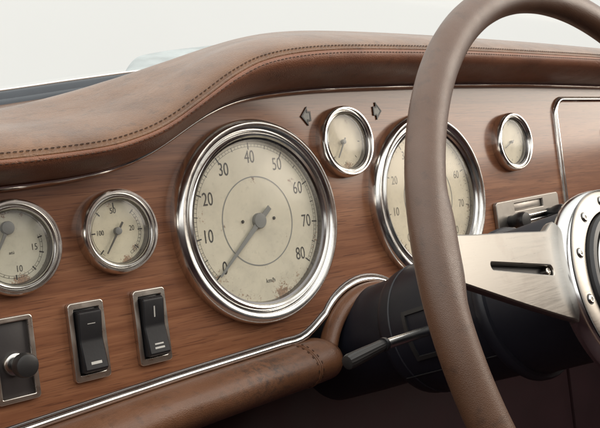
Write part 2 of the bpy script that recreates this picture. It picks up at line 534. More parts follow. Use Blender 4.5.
def half_round(w, h, n=8):
    return [(-w, -h * .6)] + [(-w * math.cos(PI * k / n), h * math.sin(PI * k / n)) for k in range(n + 1)] + [(w, -h * .6)]
def trim(name, pts, w, h, y0=.004, parent=dash, material=None):
    mb = MB()
    mb.tube([(x, y0, z) for x, z in pts], 1.0, prof=half_round(w, h), up=(0, -1, 0))
    return mb.build(name, material or M_TRIM, parent, angle=50)
trim('chrome_trim', [(p.x, p.y) for p in resample([(x, y, 0) for x, y in top_line], 280)], .0021, .0055, .0015)
o = trim('chrome_trim', low_line, .0021, .0026)
trim('trim_bead', [(x, y + .0032) for x, y in low_line], .0008, .0012, parent=o, material=M_GROOVE)

# padded hood over the panel
SEAM = [(-.20, .0335), (-.05, .0362), (.08, .0388), (.1506, .0406), (.1755, .0420), (.1950, .0436), (.2080, .0452), (.2196, .0478), (.2325, .0517), (.2453, .0573), (.2560, .0632), (.2697, .0709), (.2810, .0774), (.2914, .0825),
        (.3040, .0877), (.3184, .0915), (.337, .0946), (.36, .0970), (.3874, .0986), (.4446, .1005), (.5036, .1018), (.6, .1026), (.6883, .1030), (.85, .102), (1.15, .099)]
REAR = [(-.2, .050), (.0, .063), (.12, .0735), (.2132, .0838), (.274, .0925), (.33, .100), (.42, .108), (.6, .114), (1.15, .112)]
def seam_at(u): return interp(SEAM, u)
PARTS_UV = []
NU = 330
def section(u):
    """cross-section of the hood at seam abscissa u, from the chrome strip over the front to the windscreen"""
    vs = seam_at(u)
    us_ = u + .013 * min(1, max(0, (u - .1) / .1)) if u < .33 else u + .013 * max(0, 1 - (u - .33) / .1)
    vt = interp(STRIP, us_)
    vr = interp(REAR, u + .03)
    def sh(y):
        d_ = y + .036
        return sum(seam_at(u - .2 * d_ + q * d_) for q in (-1, -.6, -.2, .2, .6, 1)) / 6
    bump_ = max(0, (vs - .045) / .055)
    d = vs - vt
    P = [(us_, .006, vt + .0005), (us_, -.010, vt + .0012), ((us_ + u) / 2, -.026, vt + .18 * d), (u, -.0375, vt + .42 * d), (u, -.0415, vt + .66 * d), (u, -.0420, vt + .86 * d),
         (u, -.0412, vs - .0009), (u, -.0390, vs - .0003), (u, -.0382, vs + .0010), (u, -.0375, vs + .0030), (u, -.0320, sh(-.032) + .0072), (u, -.0220, sh(-.022) + .0122), (u, -.0100, sh(-.010) + .0167), (u, .004, sh(.004) + .0205),
         (u, .022, sh(.022) + .0265), (u, .042, sh(.042) + .0315), (u, .066, sh(.066) * .5 + (vr - .008) * .5 + .5 * .034), (u, .098, vr), (u, .118, vr + .001), (u, .125, vr - .02)]
    return P
mb = MB(); mf = MB()
rows, rows_f = [], []
for k in range(NU + 1):
    u = -.2 + 1.35 * k / NU
    S_ = section(u)
    rows.append(smooth_pts(S_[7:], 70))
    rows_f.append(smooth_pts(S_[:8], 36))
mb.quad_grid(rows); mf.quad_grid(rows_f)
hood = mb.build('padded_hood', M_LEATHER, dash, angle=80)
mf.build('hood_front', M_FRONT, dash, angle=80)

def surf_line(offset_index_fn):
    return [offset_index_fn(-.2 + 1.35 * k / 400) for k in range(401)]
# piping at the seam, stitches above and below it
mb = MB()
mb.tube([(u, -.0402, seam_at(u) - .0004) for u in [-.2 + 1.35 * k / 400 for k in range(401)]], .00085, seg=8)
mb.build('piping', M_LEATHER, hood)
mb = MB()
mb.tube([(u, -.0408, seam_at(u) - .0014) for u in [-.2 + 1.35 * k / 400 for k in range(401)]], .00052, seg=6)
mb.build('seam_groove', M_THREAD, hood)
def stitches(mb, fn, u0, u1, step, ln, r=.00026):
    u = u0
    while u < u1:
        a, b = fn(u), fn(u + ln)
        mid = (Vector(a) + Vector(b)) / 2
        mb.tube([a, mid + Vector((0, -.0002, .0001)), b], r, seg=5)
        u += step
mb = MB()
stitches(mb, lambda u: (u, -.0383, seam_at(u) + .0024), -.19, 1.14, .0030, .0017)
stitches(mb, lambda u: (u, -.0421, seam_at(u) - .0030), -.19, 1.14, .0030, .0017)
mb.build('stitching', M_THREAD, hood)

# leather bolster below the panel, left and right of the column
def bolster(u0, u1, end):
    mb = MB(); rows = []
    N = 120
    for k in range(N + 1):
        u = u0 + (u1 - u0) * k / N
        v = lower(u) - .0022
        e = min(1.0, ((u - u0) if end < 0 else (u1 - u)) / .010) if end else 1
        e = math.sqrt(max(1 - (1 - max(e, 0)) ** 2, .0004))
        w = 1 + .06 * math.sin(u * 70) * math.sin(u * 23)
        c = Vector((u, .004, v - .013))
        P = [(u, .012, v), (u, .000, v + .0002), (u, -.0085 * w, v - .0012), (u, -.0165 * w, v - .0052), (u, -.0205, v - .0115), (u, -.0190, v - .0185), (u, -.0120, v - .0240), (u, -.001, v - .0262), (u, .03, v - .0255)]
        P = [(p[0], c.y + (p[1] - c.y) * e, c.z + (p[2] - c.z) * e) for p in P]
        rows.append(smooth_pts(P, 40))
    mb.quad_grid(rows)
    return mb, rows
mb, rows_b = bolster(-.2, .3680, 1)
bol = mb.build('knee_bolster', M_BOLSTER, dash, angle=80)
mb = MB()     # double row of stitches across the bolster
for uu in (.3385, .3425):
    k = int(round((uu + .2) / (.5680) * 120))
    r_ = rows_b[k]
    for j in range(6, 34, 2):
        a = r_[j].copy(); b = r_[j + 1].lerp(r_[j], .35)
        for q in (a, b): q.x = uu; q.y -= .0002
        mb.tube([a, b], .0004, seg=5)
mb.build('stitching', M_THREAD, bol)
for uu in (.3398, .3412):
    k = int(round((uu + .2) / (.5680) * 120))
    mb = MB(); mb.tube([Vector((uu, q.y - .0001, q.z)) for q in rows_b[k][4:36]], .00055, seg=8)
    mb.build('welt', M_BOLSTER, bol)
mb, _ = bolster(.446, 1.15, -1)
mb.build('knee_bolster', M_BOLSTER, dash, angle=80)
# leather roll lining the arch over the column
mb = MB()
lin = [(ARC_C[0] + (ARC_R - .0062) * math.cos(t), -.001, ARC_C[1] + (ARC_R - .0062) * math.sin(t)) for t in [math.radians(172 - 164 * k / 60) for k in range(61)]]
mb.tube(lin, 1.0, prof=[(.0045 * math.cos(2 * PI * k / 16), .0075 * math.sin(2 * PI * k / 16)) for k in range(16)], up=(0, -1, 0))
mb.build('arch_lining', M_BOLSTER, dash)

# ------------------------------------------------------------------ gauges
def bezel_profile(R, k):
    """(r, z) from the panel over two polished ridges down to the dial; k scales the ring widths"""
    z = .7 + .3 * k
    P = [(R, -.0042), (R, -.0012 * z), (R - .0004 * k, .0012 * z), (R - .0015 * k, .0034 * z), (R - .0032 * k, .0047 * z), (R - .0052 * k, .0047 * z), (R - .0068 * k, .0036 * z), (R - .0076 * k, .0020 * z),
         (R - .0080 * k, .0018 * z), (R - .0086 * k, .0030 * z), (R - .0098 * k, .0037 * z), (R - .0110 * k, .0031 * z), (R - .0118 * k, .0016 * z)]
    return P
def build_gauge(name, u, v, R, k, label, dial_mat, group=None):
    t = empty(name, panel_frame(u, v), label, 'gauge', group)
    P = bezel_profile(R, k)
    seg = 128 if R > .04 else 96
    mb = MB(); mb.lathe(P, seg); mb.build('bezel', M_CHROME, t, angle=35)
    ri = R - .0118 * k
    mb = MB(); mb.lathe([(ri, .0016), (ri - .0012 * k, .0008), (ri - .0018 * k, -.0029)], seg); mb.build('inner_ring', M_GROOVE, t, angle=35)
    rd = ri - .0018 * k
    mb = MB(); mb.lathe([(0, -.0027), (rd * .5, -.0027), (rd + .0003, -.0027)], seg); dial = mb.build('dial', dial_mat, t)
    mb = MB(); mb.lathe([(0, .0020), (ri * .4, .00185), (ri * .8, .0013), (ri - .0001, .0007)], seg); mb.build('glass', M_LENS, t)
    return t, dial, rd
def ticks(bm_mb, angs, r0, r1, w, z=-.00262):
    for a in angs:
        c, s = math.cos(a), math.sin(a)
        q = [Vector((c * r - s * e, s * r + c * e, z)) for r, e in ((r0, -w), (r1, -w), (r1, w), (r0, w))]
        bm_mb.bm.faces.new([bm_mb.bm.verts.new(p) for p in q])
def ring(bm_mb, r, w, z=-.00264, a0=0, a1=2 * PI, n=120):
    rows = []
    for k in range(n + 1):
        a = a0 + (a1 - a0) * k / n
        rows.append([Vector((rr * math.cos(a), rr * math.sin(a), z)) for rr in (r - w, r + w)])
    bm_mb.quad_grid(rows)
def needle(parent, cx, cy, ang, ln, tail, w0, w1, hub, z, material, hub_mat=None):
    d_ = Vector((math.cos(ang), math.sin(ang), 0)); p = Vector((-d_.y, d_.x, 0)); c = Vector((cx, cy, 0))
    mb = MB()
    for sgn, l, wa, wb in ((1, ln, w0, w1), (-1, tail, w0 * .95, w0 * .95)):
        if l <= 0: continue
        e = d_ * sgn
        lo = [c + p * wa, c + e * l + p * wb, c + e * l - p * wb, c - p * wa]
        bot = [mb.bm.verts.new(x + Vector((0, 0, z))) for x in lo]
        top = [mb.bm.verts.new(x + Vector((0, 0, z + .0005))) for x in lo]
        mb.cap(top); mb.cap(bot[::-1])
        for i in range(4): mb.cap([bot[i], bot[(i + 1) % 4], top[(i + 1) % 4], top[i]])
    nd = mb.build('needle', material, parent, smooth=False)
    mb = MB(); mb.lathe([(0, z + .0011), (hub * .55, z + .0011), (hub * .93, z + .0009), (hub, z + .0004), (hub, -.0027)], 40, Matrix.Translation((cx, cy, 0)))
    mb.build('hub_cap', hub_mat or material, nd, angle=35)
    return nd

CREAM = (.625, .580, .455)
# speedometer
SU, SV, SR = .3250, -.0005, .0627
DM = make_dial('speedometer_dial', CREAM, (.26, .115, .045), 1.0, .050, .01, ((0, .0262, .006), (.001, -.0275, .007), (-.0265, -.001, .004), (.021, -.012, .004), (.012, -.046, .009), (.030, .022, .006)))
spd, dial, rd = build_gauge('speedometer', SU, SV, SR, 1.0, 'large cream speedometer numbered 0 to 80 left of the steering wheel', DM)
A0, A1 = math.radians(221), math.radians(-38)
def spd_ang(v): return A0 + (A1 - A0) * v / 80
mb = MB()
ticks(mb, [spd_ang(v) for v in range(0, 81, 10)], .0440, .0482, .00042)
ticks(mb, [spd_ang(v) for v in range(5, 80, 10)], .0450, .0476, .00026)
ticks(mb, [spd_ang(v) for v in range(0, 81, 1)], .0458, .0474, .00012)
ring(mb, .0475, .00012, a0=A1, a1=A0); ring(mb, .0457, .00010, a0=A1, a1=A0)
mb.build('tick_marks', M_INK, dial, smooth=False)
mb = MB()
for v in range(0, 81, 10):
    a = spd_ang(v)
    r_ = .0392 if 0 < v < 80 else .0390
    text_bm(mb.bm, str(v), .0112, r_ * math.cos(a), r_ * math.sin(a), -.00258, .70)
text_bm(mb.bm, 'km/h', .0038, .004, -.0372, -.00258, .95)
mb.build('numerals', M_INK, dial, smooth=False)
mb = MB(); ring(mb, .0272, .00035, -.00256); mb.build('dial_circle', M_NEEDLE, dial, smooth=False)
for sx in (-.0122, .0125):
    mb = MB(); mb.lathe([(0, -.0019), (.0007, -.0019), (.0010, -.0022), (.0010, -.0027)], 16, Matrix.Translation((sx, .0006, 0))); mb.build('dial_screw', M_INK, dial)
needle(spd, 0, 0, spd_ang(0), .0455, .0115, .0017, .0006, .0048, -.0012, M_NEEDLE)

# tachometer behind the wheel rim
TU, TV = .4885, .0011
tac, dial, rd = build_gauge('tachometer', TU, TV, SR, 1.0, 'large cream gauge partly hidden behind the steering wheel rim',
                            make_dial('tachometer_dial', (.72, .64, .48), (.28, .15, .07), 2.3, .050, .02))
mb = MB()
ticks(mb, [math.radians(225 - 270 * k / 8) for k in range(9)], .0440, .0482, .00042)
ticks(mb, [math.radians(225 - 270 * k / 40) for k in range(41)], .0455, .0478, .00018)
ring(mb, .0479, .00012, a0=math.radians(-45), a1=math.radians(225))
mb.build('tick_marks', M_FADED, dial, smooth=False)
mb = MB()
for k in range(9):
    a = math.radians(225 - 270 * k / 8)
    text_bm(mb.bm, str(k * 10), .0085, .0385 * math.cos(a), .0385 * math.sin(a), -.00258, .78)
mb.build('numerals', M_FADED, dial, smooth=False)
mb = MB(); ring(mb, .0272, .00030, -.00256); mb.build('dial_circle', M_NEEDLE, dial, smooth=False)
needle(tac, 0, 0, math.radians(262), .0430, .0110, .0017, .0006, .0048, -.0012, M_NEEDLE)

# small gauges
KS = .46
def small(name, u, v, R, label, base, seed, spread, blooms=()):
    return build_gauge(name, u, v, R, KS, label, make_dial(name + '_dial', base, (.27, .11, .04), seed, R * .78, spread, blooms), 'small round gauges in the dashboard')
# far left: pivot high on the dial
g, dial, rd = small('small_gauge', .1699, .0014, .0239, 'small cream gauge at far left with needle pivot near its top, numbers 10 and 15', (.57, .55, .44), 3.1, .01, ((.0025, -.0160, .0055), (-.003, .0165, .004), (.006, .016, .004)))
mb = MB()
ring(mb, .0152, .00010, a0=math.radians(200), a1=math.radians(380)); ring(mb, .0140, .00008, a0=math.radians(200), a1=math.radians(380))
ticks(mb, [math.radians(a) for a in (205, 270, 310, 345, 375)], .0135, .0160, .00035)
ticks(mb, [math.radians(a) for a in range(205, 376, 10)], .0142, .0152, .00012)
mb.build('tick_marks', M_INK, dial, smooth=False)
mb = MB()
text_bm(mb.bm, '5', .0046, -.0105, -.004, -.00258, .85); text_bm(mb.bm, '10', .0046, .0018, -.0108, -.00258, .8); text_bm(mb.bm, '15', .0046, .0108, -.0010, -.00258, .8)
text_bm(mb.bm, 'atü', .0022, -.001, -.0025, -.00258, 1)
mb.build('numerals', M_INK, dial, smooth=False)
needle(g, -.0020, .0098, math.radians(240), .0190, .0, .0009, .0004, .0033, -.0012, M_NEEDLE)
# second from left
g, dial, rd = small('small_gauge', .2276, .0032, .0229, 'small cream gauge with dark needle between the far left gauge and the speedometer', (.64, .59, .44), 4.7, .02, ((-.003, .0150, .005), (.0095, -.009, .004), (.004, -.0155, .005), (.012, .006, .004)))
mb = MB()
ring(mb, .0147, .00010, a0=math.radians(-60), a1=math.radians(45)); ring(mb, .0133, .00008, a0=math.radians(-60), a1=math.radians(45))
ring(mb, .0147, .00010, a0=math.radians(130), a1=math.radians(235))
ticks(mb, [math.radians(a) for a in (45, 92, 135, 180, 225, 0, -40)], .0128, .0156, .00036)
ticks(mb, [math.radians(a) for a in range(-60, 46, 8)], .0134, .0146, .00014)
mb.build('tick_marks', M_INK, dial, smooth=False)
mb = MB()
text_bm(mb.bm, '50', .0044, -.0010, .0112, -.00258, .85); text_bm(mb.bm, '100', .0038, -.0100, .0000, -.00258, .8); text_bm(mb.bm, '20', .0040, .0092, .0010, -.00258, .8)
mb.build('numerals', M_INK, dial, smooth=False)
needle(g, 0, .0002, math.radians(235), .0138, .0055, .00055, .0003, .0021, -.0012, M_NEEDLE_THIN, M_NEEDLE)
# above, between the two large gauges
g, dial, rd = small('small_gauge', .4066, .0453, .0242, 'small cream gauge set high between the two turn signal arrows', (.74, .66, .50), 6.2, .01, ((-.003, .0125, .0035), (.002, -.0145, .006), (.004, .014, .005)))
mb = MB(); ticks(mb, [math.radians(a) for a in (225, 270, 315, 0, 180)], .0135, .0155, .00025); mb.build('tick_marks', M_INK, dial, smooth=False)
needle(g, -.001, 0, math.radians(238), .0125, .003, .0005, .0003, .0016, -.0012, M_NEEDLE)
# right of the wheel rim
g, dial, rd = small('small_gauge', .6016, .0384, .0242, 'small plain cream gauge right of the steering wheel rim above the sliding control', (.74, .67, .52), 8.4, -.03)
mb = MB(); ticks(mb, [math.radians(a) for a in range(0, 360, 30)], .0140, .0154, .00022); mb.build('tick_marks', M_NEEDLE, dial, smooth=False)
needle(g, 0, 0, math.radians(205), .0110, .003, .0003, .0002, .0012, -.0012, M_NEEDLE)

# ------------------------------------------------------------------ turn signal arrows
ARW = [(-.0034, .0), (.0003, .0042), (.0003, .0022), (.0030, .0022), (.0030, -.0022), (.0003, -.0022), (.0003, -.0042)]
def grow(pts, d_):
    out = []
    n_ = len(pts)
    for i in range(n_):
        p0, p1, p2 = Vector(pts[i - 1]), Vector(pts[i]), Vector(pts[(i + 1) % n_])
        e1, e2 = (p1 - p0).normalized(), (p2 - p1).normalized()
        n1, n2 = Vector((e1.y, -e1.x)), Vector((e2.y, -e2.x))
        b_ = (n1 + n2).normalized(); k = d_ / max(b_.dot(n1), .45)
        out.append(tuple(p1 - b_ * k * (1 if GS else -1)))
    return out
GS = True
rim_me = curve_mesh([grow(ARW, .0009), ARW], .0003, .0001, 1); rim_me.name = 'surround'
rim_me.transform(Matrix.Translation((0, 0, -.0036)))
lens_me = curve_mesh([ARW], .0002); lens_me.name = 'lens'; lens_me.transform(Matrix.Translation((0, 0, -.0036)))
a1 = empty('indicator_arrow', panel_frame(.3762, .0634), 'small grey arrow lamp pointing left beside the speedometer', 'indicator lamp', 'turn signal arrows on the panel')
link('surround', rim_me, M_BLACK, a1); link('lens', lens_me, M_ARROW, a1)
a2 = a1.copy(); COL.objects.link(a2)
a2.matrix_world = G @ panel_frame(.4446, .0662) @ Matrix.Rotation(PI, 4, 'Z')
a2['label'] = 'small grey arrow lamp pointing right between the high gauge and the wheel'
for ch in list(a1.children):
    c = ch.copy(); COL.objects.link(c); c.parent = a2

# ------------------------------------------------------------------ rocker switches
SW, SH = .0199, .0404
plate_me = curve_mesh([rrect(-SW / 2 + .0004, -SH / 2 + .0004, SW / 2 - .0004, SH / 2 - .0004, .0016), rrect(-SW / 2 + .0023, -SH / 2 + .0030, SW / 2 - .0023, SH / 2 - .0030, .0008)], .0012, .0005, 2)
plate_me.transform(Matrix.Translation((0, 0, -.0024)))
plate_me.name = 'frame'
def rocker_mesh():
    mb = MB()
    w = SW / 2 - .0034; h = SH / 2 - .0044
    # side outline of a rocker with its lower half pressed out, (y, z)
    side = [(-h, -.004), (-h, .0028), (-h + .0010, .0040), (-h + .0018, .0043), (-.0005, .0017), (.0015, .0016), (h - .0018, .0033), (h - .0008, .0031), (h, .0020), (h, -.004)]
    rows = []
    for x, ins in ((-w, .0006), (-w + .0006, 0), (w - .0006, 0), (w, .0006)):
        rows.append([Vector((x, y * (1 - ins / h * .5), z - (ins if z > 0 else 0))) for y, z in side])
    vs = mb.quad_grid(rows, close_v=False)
    mb.cap(vs[0]); mb.cap(vs[-1][::-1])
    return mb
def switch(u, v, label, kind):
    t = empty('rocker_switch', panel_frame(u, v), label, 'switch', 'rocker switches on the wood panel')
    link('frame', plate_me, M_NICKEL, t)
    mb = MB(); mb.box((0, 0, -.0033), (SW - .0044, SH - .0058, .0012), bevel=.0002); mb.build('well', M_BLACK, t)
    r_ = rocker_mesh().build('rocker', M_BLACK, t, angle=25)
    mb = MB()
    h = SH / 2 - .0044
    def mark(x0, x1, y0, y1):
        def z(y): return (.00165 + (y - .0015) / (h - .0033) * .0017 if y > 0 else .0017 + (-y) / (h - .002) * .0026) + .00012
        q = [Vector((x, y, z(y))) for x, y in ((x0, y0), (x1, y0), (x1, y1), (x0, y1))]
        mb.cap([mb.bm.verts.new(p) for p in q])
    if kind == 0:
        mark(-.0020, .0024, .0087, .0091); mark(-.0030, .0030, -.0118, -.0104)
    else:
        mark(-.0004, .0004, .0050, .0110); mark(-.0027, .0027, -.0098, -.0090); mark(-.0030, .0030, -.0120, -.0110)
    mb.build('symbols', M_MARK, r_, smooth=False)
switch(.1934 + SW / 2, -.0306 - SH / 2, 'black rocker switch marked with two dashes, between the pull knob and the other rocker', 0)
switch(.2314 + SW / 2, -.0299 - SH / 2, 'black rocker switch marked with a vertical stroke and double dash beside the speedometer', 1)

# ------------------------------------------------------------------ pull knob on its framed plate
KU, KV = .1636, -.0524
kn = empty('pull_knob', panel_frame(KU, KV), 'round black pull knob on a dark plate framed in chrome at lower left', 'knob')
me = curve_mesh([rrect(-.0104, -.0202, .0104, .0202, .0016), rrect(-.0087, -.0185, .0087, .0185, .0008)], .0011, .0005, 2)
me.transform(Matrix.Translation((0, 0, -.0025))); link('frame', me, M_NICKEL, kn)
mb = MB(); mb.box((0, 0, -.0036), (.0182, .0378, .0010), bevel=.0002); mb.build('plate', M_PLATE, kn)
mk = Matrix.Translation((-.0004, -.0022, 0))
mb = MB(); mb.lathe([(.0058, -.0034), (.0058, -.0012), (.0052, -.0002), (.0036, .0004), (.0030, .0004), (.0030, -.002)], 40, mk); mb.build('collar_nut', M_CHROME, kn, angle=35)
mb = MB(); mb.lathe([(.0029, -.002), (.0029, .0055), (.0044, .0068), (.0056, .0078), (.0060, .0092), (.0059, .0124), (.0053, .0138), (.0040, .0143), (.0, .0144)], 48, mk); mb.build('grip', M_KNOB, kn, angle=35)

# ------------------------------------------------------------------ sliding heater control
hu0, hu1, hv0, hv1 = .5685, .6600, -.0345, -.0092
ht = empty('sliding_control', panel_frame((hu0 + hu1) / 2, (hv0 + hv1) / 2) @ Matrix.Rotation(math.radians(1.6), 4, 'Z'), 'satin metal sliding control with two black knobs, behind the wheel spoke', 'control panel')
hw, hh = (hu1 - hu0) / 2, (hv1 - hv0) / 2
me = curve_mesh([rrect(-hw, -hh, hw, hh, .0025), rrect(-hw + .024, .0030, hw - .024, .0105, .0006), rrect(-hw + .016, -.0075, hw - .016, -.0005, .0006)], .0012, .0006, 2)
me.transform(Matrix.Translation((0, 0, -.0022))); link('faceplate', me, M_DULL, ht)
mb = MB(); mb.box((0, 0, -.0038), (2 * hw - .003, 2 * hh - .003, .0010)); mb.build('backing', M_PLATE, ht)
mb = MB(); mb.box((0, .00675, -.0028), (2 * hw - .051, .0062, .0010), bevel=.0003); mb.build('window', M_DULL, ht)
for z_ in (-.0018, -.0062):
    mb = MB(); mb.tube([(-hw + .017, z_, .0002), (hw - .017, z_, .0002)], .0012, seg=12); mb.build('slide_rail', M_CHROME, ht)
for sx in (-hw + .0165, hw - .0175):
    mb = MB(); mb.lathe([(.0050, -.002), (.0050, .003), (.0062, .0055), (.0070, .009), (.0070, .0125), (.0064, .0138)], 36, Matrix.Translation((sx, -.0038, 0))); k_ = mb.build('slider_knob', M_BLACK, ht, angle=35)
    mb = MB(); mb.lathe([(.0065, .0136), (.0062, .0146), (.004, .0150), (0, .0151)], 36, Matrix.Translation((sx, -.0038, 0))); mb.build('knob_cap', M_KNOB, k_, angle=35)

# ------------------------------------------------------------------ glove box lid with chrome loop
gu0, gu1, gv0, gv1 = .6765, .9300, -.0500, .0742
gb = empty('glove_box', panel_frame((gu0 + gu1) / 2, gv0), 'wooden glove box lid outlined by a thin chrome loop right of the small plain gauge', 'glove box')
gw = (gu1 - gu0) / 2; gh = gv1 - gv0
loop = rrect(-gw, 0, gw, gh, .014, 10)
mb = MB(); mb.tube([(x, y, -.004) for x, y in loop], 1.0, prof=half_round(.0027, .0034), up=(0, 0, 1), close=True); mb.build('chrome_trim', M_TRIM, gb, angle=50)
me = curve_mesh([rrect(-gw + .0025, .0025, gw - .0025, gh - .0025, .0115, 10)], .0004, .0003, 1); me.transform(Matrix.Rotation(-PI / 2, 4, 'X'))
lid = link('lid', me, M_WOOD, gb); lid.rotation_euler = (PI / 2, 0, 0); lid.location = (0, 0, -.0037)
mb = MB(); mb.lathe([(.0065, -.0038), (.0065, -.0010), (.0055, 0), (.0035, .0002), (.003, -.001), (0, -.001)], 32, Matrix.Translation((-gw + .085, gh - .032, 0))); mb.build('lock', M_CHROME, gb, angle=35)

# ------------------------------------------------------------------ windscreen
ws = empty('windscreen', Matrix.Translation((.4, .12, .1)), 'clear windscreen standing on a slate grey base rail behind the leather hood', 'windscreen')
def wp_(u): return interp(REAR, u + .03)
def rail_rows(prof):
    rows = []
    for k in range(121):
        u = -.3 + 1.5 * k / 120
        rows.append([Vector((u - .4, y - .12, interp(REAR, u) + z - .1)) for y, z in prof])
    return rows
mb = MB()
vs = mb.quad_grid(rail_rows([(.108, -.02), (.106, .0015), (.1065, .0065), (.1085, .0092), (.1105, .0098), (.1108, .0092), (.1114, .0092), (.1118, .0104), (.1130, .0138), (.1155, .0156), (.1200, .0160), (.1235, .0145), (.125, -.02)]))
mb.build('base_rail', M_RAIL, ws, angle=60)
mb = MB(); mb.tube([(u - .4, .1165 - .12, interp(REAR, u) + .0162 - .1) for u in [-.3 + 1.5 * k / 120 for k in range(121)]], .0011, seg=8); mb.build('rail_trim', M_TRIM, ws)
mb = MB()
rows = []
for k in range(61):
    u = -.3 + 1.5 * k / 60
    base = Vector((u - .4, .1195 - .12, interp(REAR, u) + .0150 - .1))
    rows.append([base + Vector((0, -.30 * s, .52 * s - .02 * s * s)) for s in [j / 12 for j in range(13)]])
mb.quad_grid(rows)
mb.build('glass', M_SCREEN, ws)

bn = empty('bonnet', Matrix.Translation((.7, .7, .05)), 'pale blue white bonnet edge showing beyond the windscreen above the base rail', 'bonnet')
crest = [at(x, y, .62) for x, y in ((153, 96), (157, 88), (161, 83.5), (168, 80.0), (190, 76), (215, 73), (232, 71.2), (245, 72), (255, 77), (262, 88))]
away = Vector((.62, .78, 0)); base = Vector((.7, .7, .05))
mb = MB(); rows = []
for q in smooth_pts(crest, 60):
    rows.append([q + away * d_ + Vector((0, 0, h_)) - base for d_, h_ in ((-.30, -.13), (-.20, -.09), (-.11, -.040), (-.05, -.013), (-.02, -.003), (0, 0), (.03, .003), (.3, -.03), (.7, -.12))])
mb.quad_grid(rows); scoop = mb.build('bonnet_bulge', M_PAINT, bn, angle=80)
mb = MB()
mb.quad_grid([[Vector((-.9 + 3.2 * i / 40, y, .045 + .075 * (y - .14) - .10 * ((-.9 + 3.2 * i / 40 - .7) / 1.6) ** 2 - .10 * max(0, y - 1.2) ** 2)) - base for y in [.14 + 1.8 * j / 20 for j in range(21)]] for i in range(41)])
mb.build('bonnet_panel', M_PAINT, bn, angle=80)

# ------------------------------------------------------------------ steering column
WC = Vector((.41407, -.19102, -.05421))
WN = Vector((.0231, -.9704, .2400)).normalized()
WA = Vector((0, 0, 1)).cross(WN).normalized()
WB = WN.cross(WA)
def wheel_frame(off=0.0):
    m = Matrix.Identity(4)
    for i in range(3):
        m[i][0] = WA[i]; m[i][1] = WB[i]; m[i][2] = WN[i]; m[i][3] = (WC + WN * off)[i]
    return m
col = empty('steering_column', wheel_frame(-.20), 'blue black steering column shroud coming out of the dashboard arch', 'steering column')
def Z(t): return .20 - t           # distance t behind the wheel plane -> local z of the column
off = Matrix.Translation((0, .007, 0))
mb = MB(); mb.lathe([(.0345, Z(.235)), (.0345, Z(.20)), (.0338, Z(.17)), (.0335, Z(.150)), (.033, Z(.146))], 72, Matrix.Translation((0, .0120, 0))); mb.build('boot', M_NAVY, col, angle=35)
mb = MB(); mb.lathe([(.032, Z(.1515)), (.0385, Z(.1515)), (.0400, Z(.1500)), (.0407, Z(.1465)), (.0411, Z(.12)), (.0413, Z(.075)), (.040, Z(.0735))], 72, Matrix.Translation((0, .0082, 0))); shroud = mb.build('shroud', M_NAVY, col, angle=35)
mb = MB(); mb.lathe([(.038, Z(.0750)), (.0434, Z(.0745)), (.0446, Z(.0725)), (.0446, Z(.0690)), (.0436, Z(.0675)), (.0415, Z(.0668)), (.0412, Z(.0640)), (.0405, Z(.0188)), (.030, Z(.0178))], 72, Matrix.Translation((0, .0060, 0))); mb.build('upper_drum', M_NAVY, col, angle=35)

mb = MB(); mb.tube([Vector((.0413 * math.cos(math.radians(218)), .0082 + .0413 * math.sin(math.radians(218)), Z(t_))) for t_ in (.146, .12, .1, .076)], .0005, seg=6); mb.build('parting_line', M_BLACK, shroud)
mb = MB(); mb.lathe([(.0408, Z(.1415)), (.0414, Z(.1410)), (.0414, Z(.1400)), (.0408, Z(.1395))], 72, Matrix.Translation((0, .0082, 0))); mb.build('shroud_rib', M_NAVY, shroud)
# turn signal stalk: leaves the left flank of the shroud
def col_surface(t, ang, r):        # local point on the shroud
    return Vector((r * math.cos(ang), .0082 + r * math.sin(ang), Z(t)))
inv = (wheel_frame(-.20)).inverted()
p_root = col_surface(.106, math.radians(183), .036)
y_end = -.098
p_tip = inv @ at(340, 340, y_end)
p_mid = inv @ at(371, 324.5, y_end + .001)
stalk = empty('indicator_stalk', wheel_frame(-.20), 'chrome turn signal stalk with dark ribbed grip below the speedometer', 'lever')
dr = (p_mid - p_root).normalized()
mb = MB(); mb.tube([p_root, p_root.lerp(p_mid, .5), p_mid + (p_tip - p_mid) * .1], .0028, seg=20); mb.build('rod', M_CHROME, stalk)
mb = MB()
g_ = p_tip - p_mid
pr = [(.0 if k % 2 else .0) + (1.0 if k % 2 else .95) for k in range(32)]
mb.tube([p_mid, p_mid + g_ * .03, p_mid + g_ * .25, p_mid + g_ * .55, p_mid + g_ * .93, p_tip, p_tip + g_ * .012], [.0026, .0030, .0033, .0037, .0040, .0036, .0026], prof=[(r_ * math.cos(2 * PI * k / 32), r_ * math.sin(2 * PI * k / 32)) for k, r_ in enumerate(pr)]); mb.build('grip', M_KNOB, stalk, angle=25)
mb = MB(); ax = dr
mb.tube([p_mid - dr * .0012, p_mid + dr * .0012], .0036, seg=20); mb.build('grip_ring', M_BLACK, stalk)
# slot with raised frame on the shroud
ang = math.radians(183)
def slot_bar(t0, t1, a0, a1):
    q = []
    mb_rows = []
    for k in range(9):
        a = ang + a0 + (a1 - a0) * k / 8
        mb_rows.append([col_surface(t0, a, .0406), col_surface(t0, a, .0424), col_surface(t1, a, .0424), col_surface(t1, a, .0406)])
    return mb_rows
mb = MB()
for t0, t1, a0, a1 in ((.128, .1255, -.36, .36), (.0865, .084, -.36, .36), (.1255, .0865, -.36, -.30), (.1255, .0865, .30, .36)):
    vs = mb.quad_grid(slot_bar(t0, t1, a0, a1), close_v=True)
    mb.cap(vs[0]); mb.cap(vs[-1][::-1])
mb.build('stalk_slot', M_KNOB, shroud, angle=30)

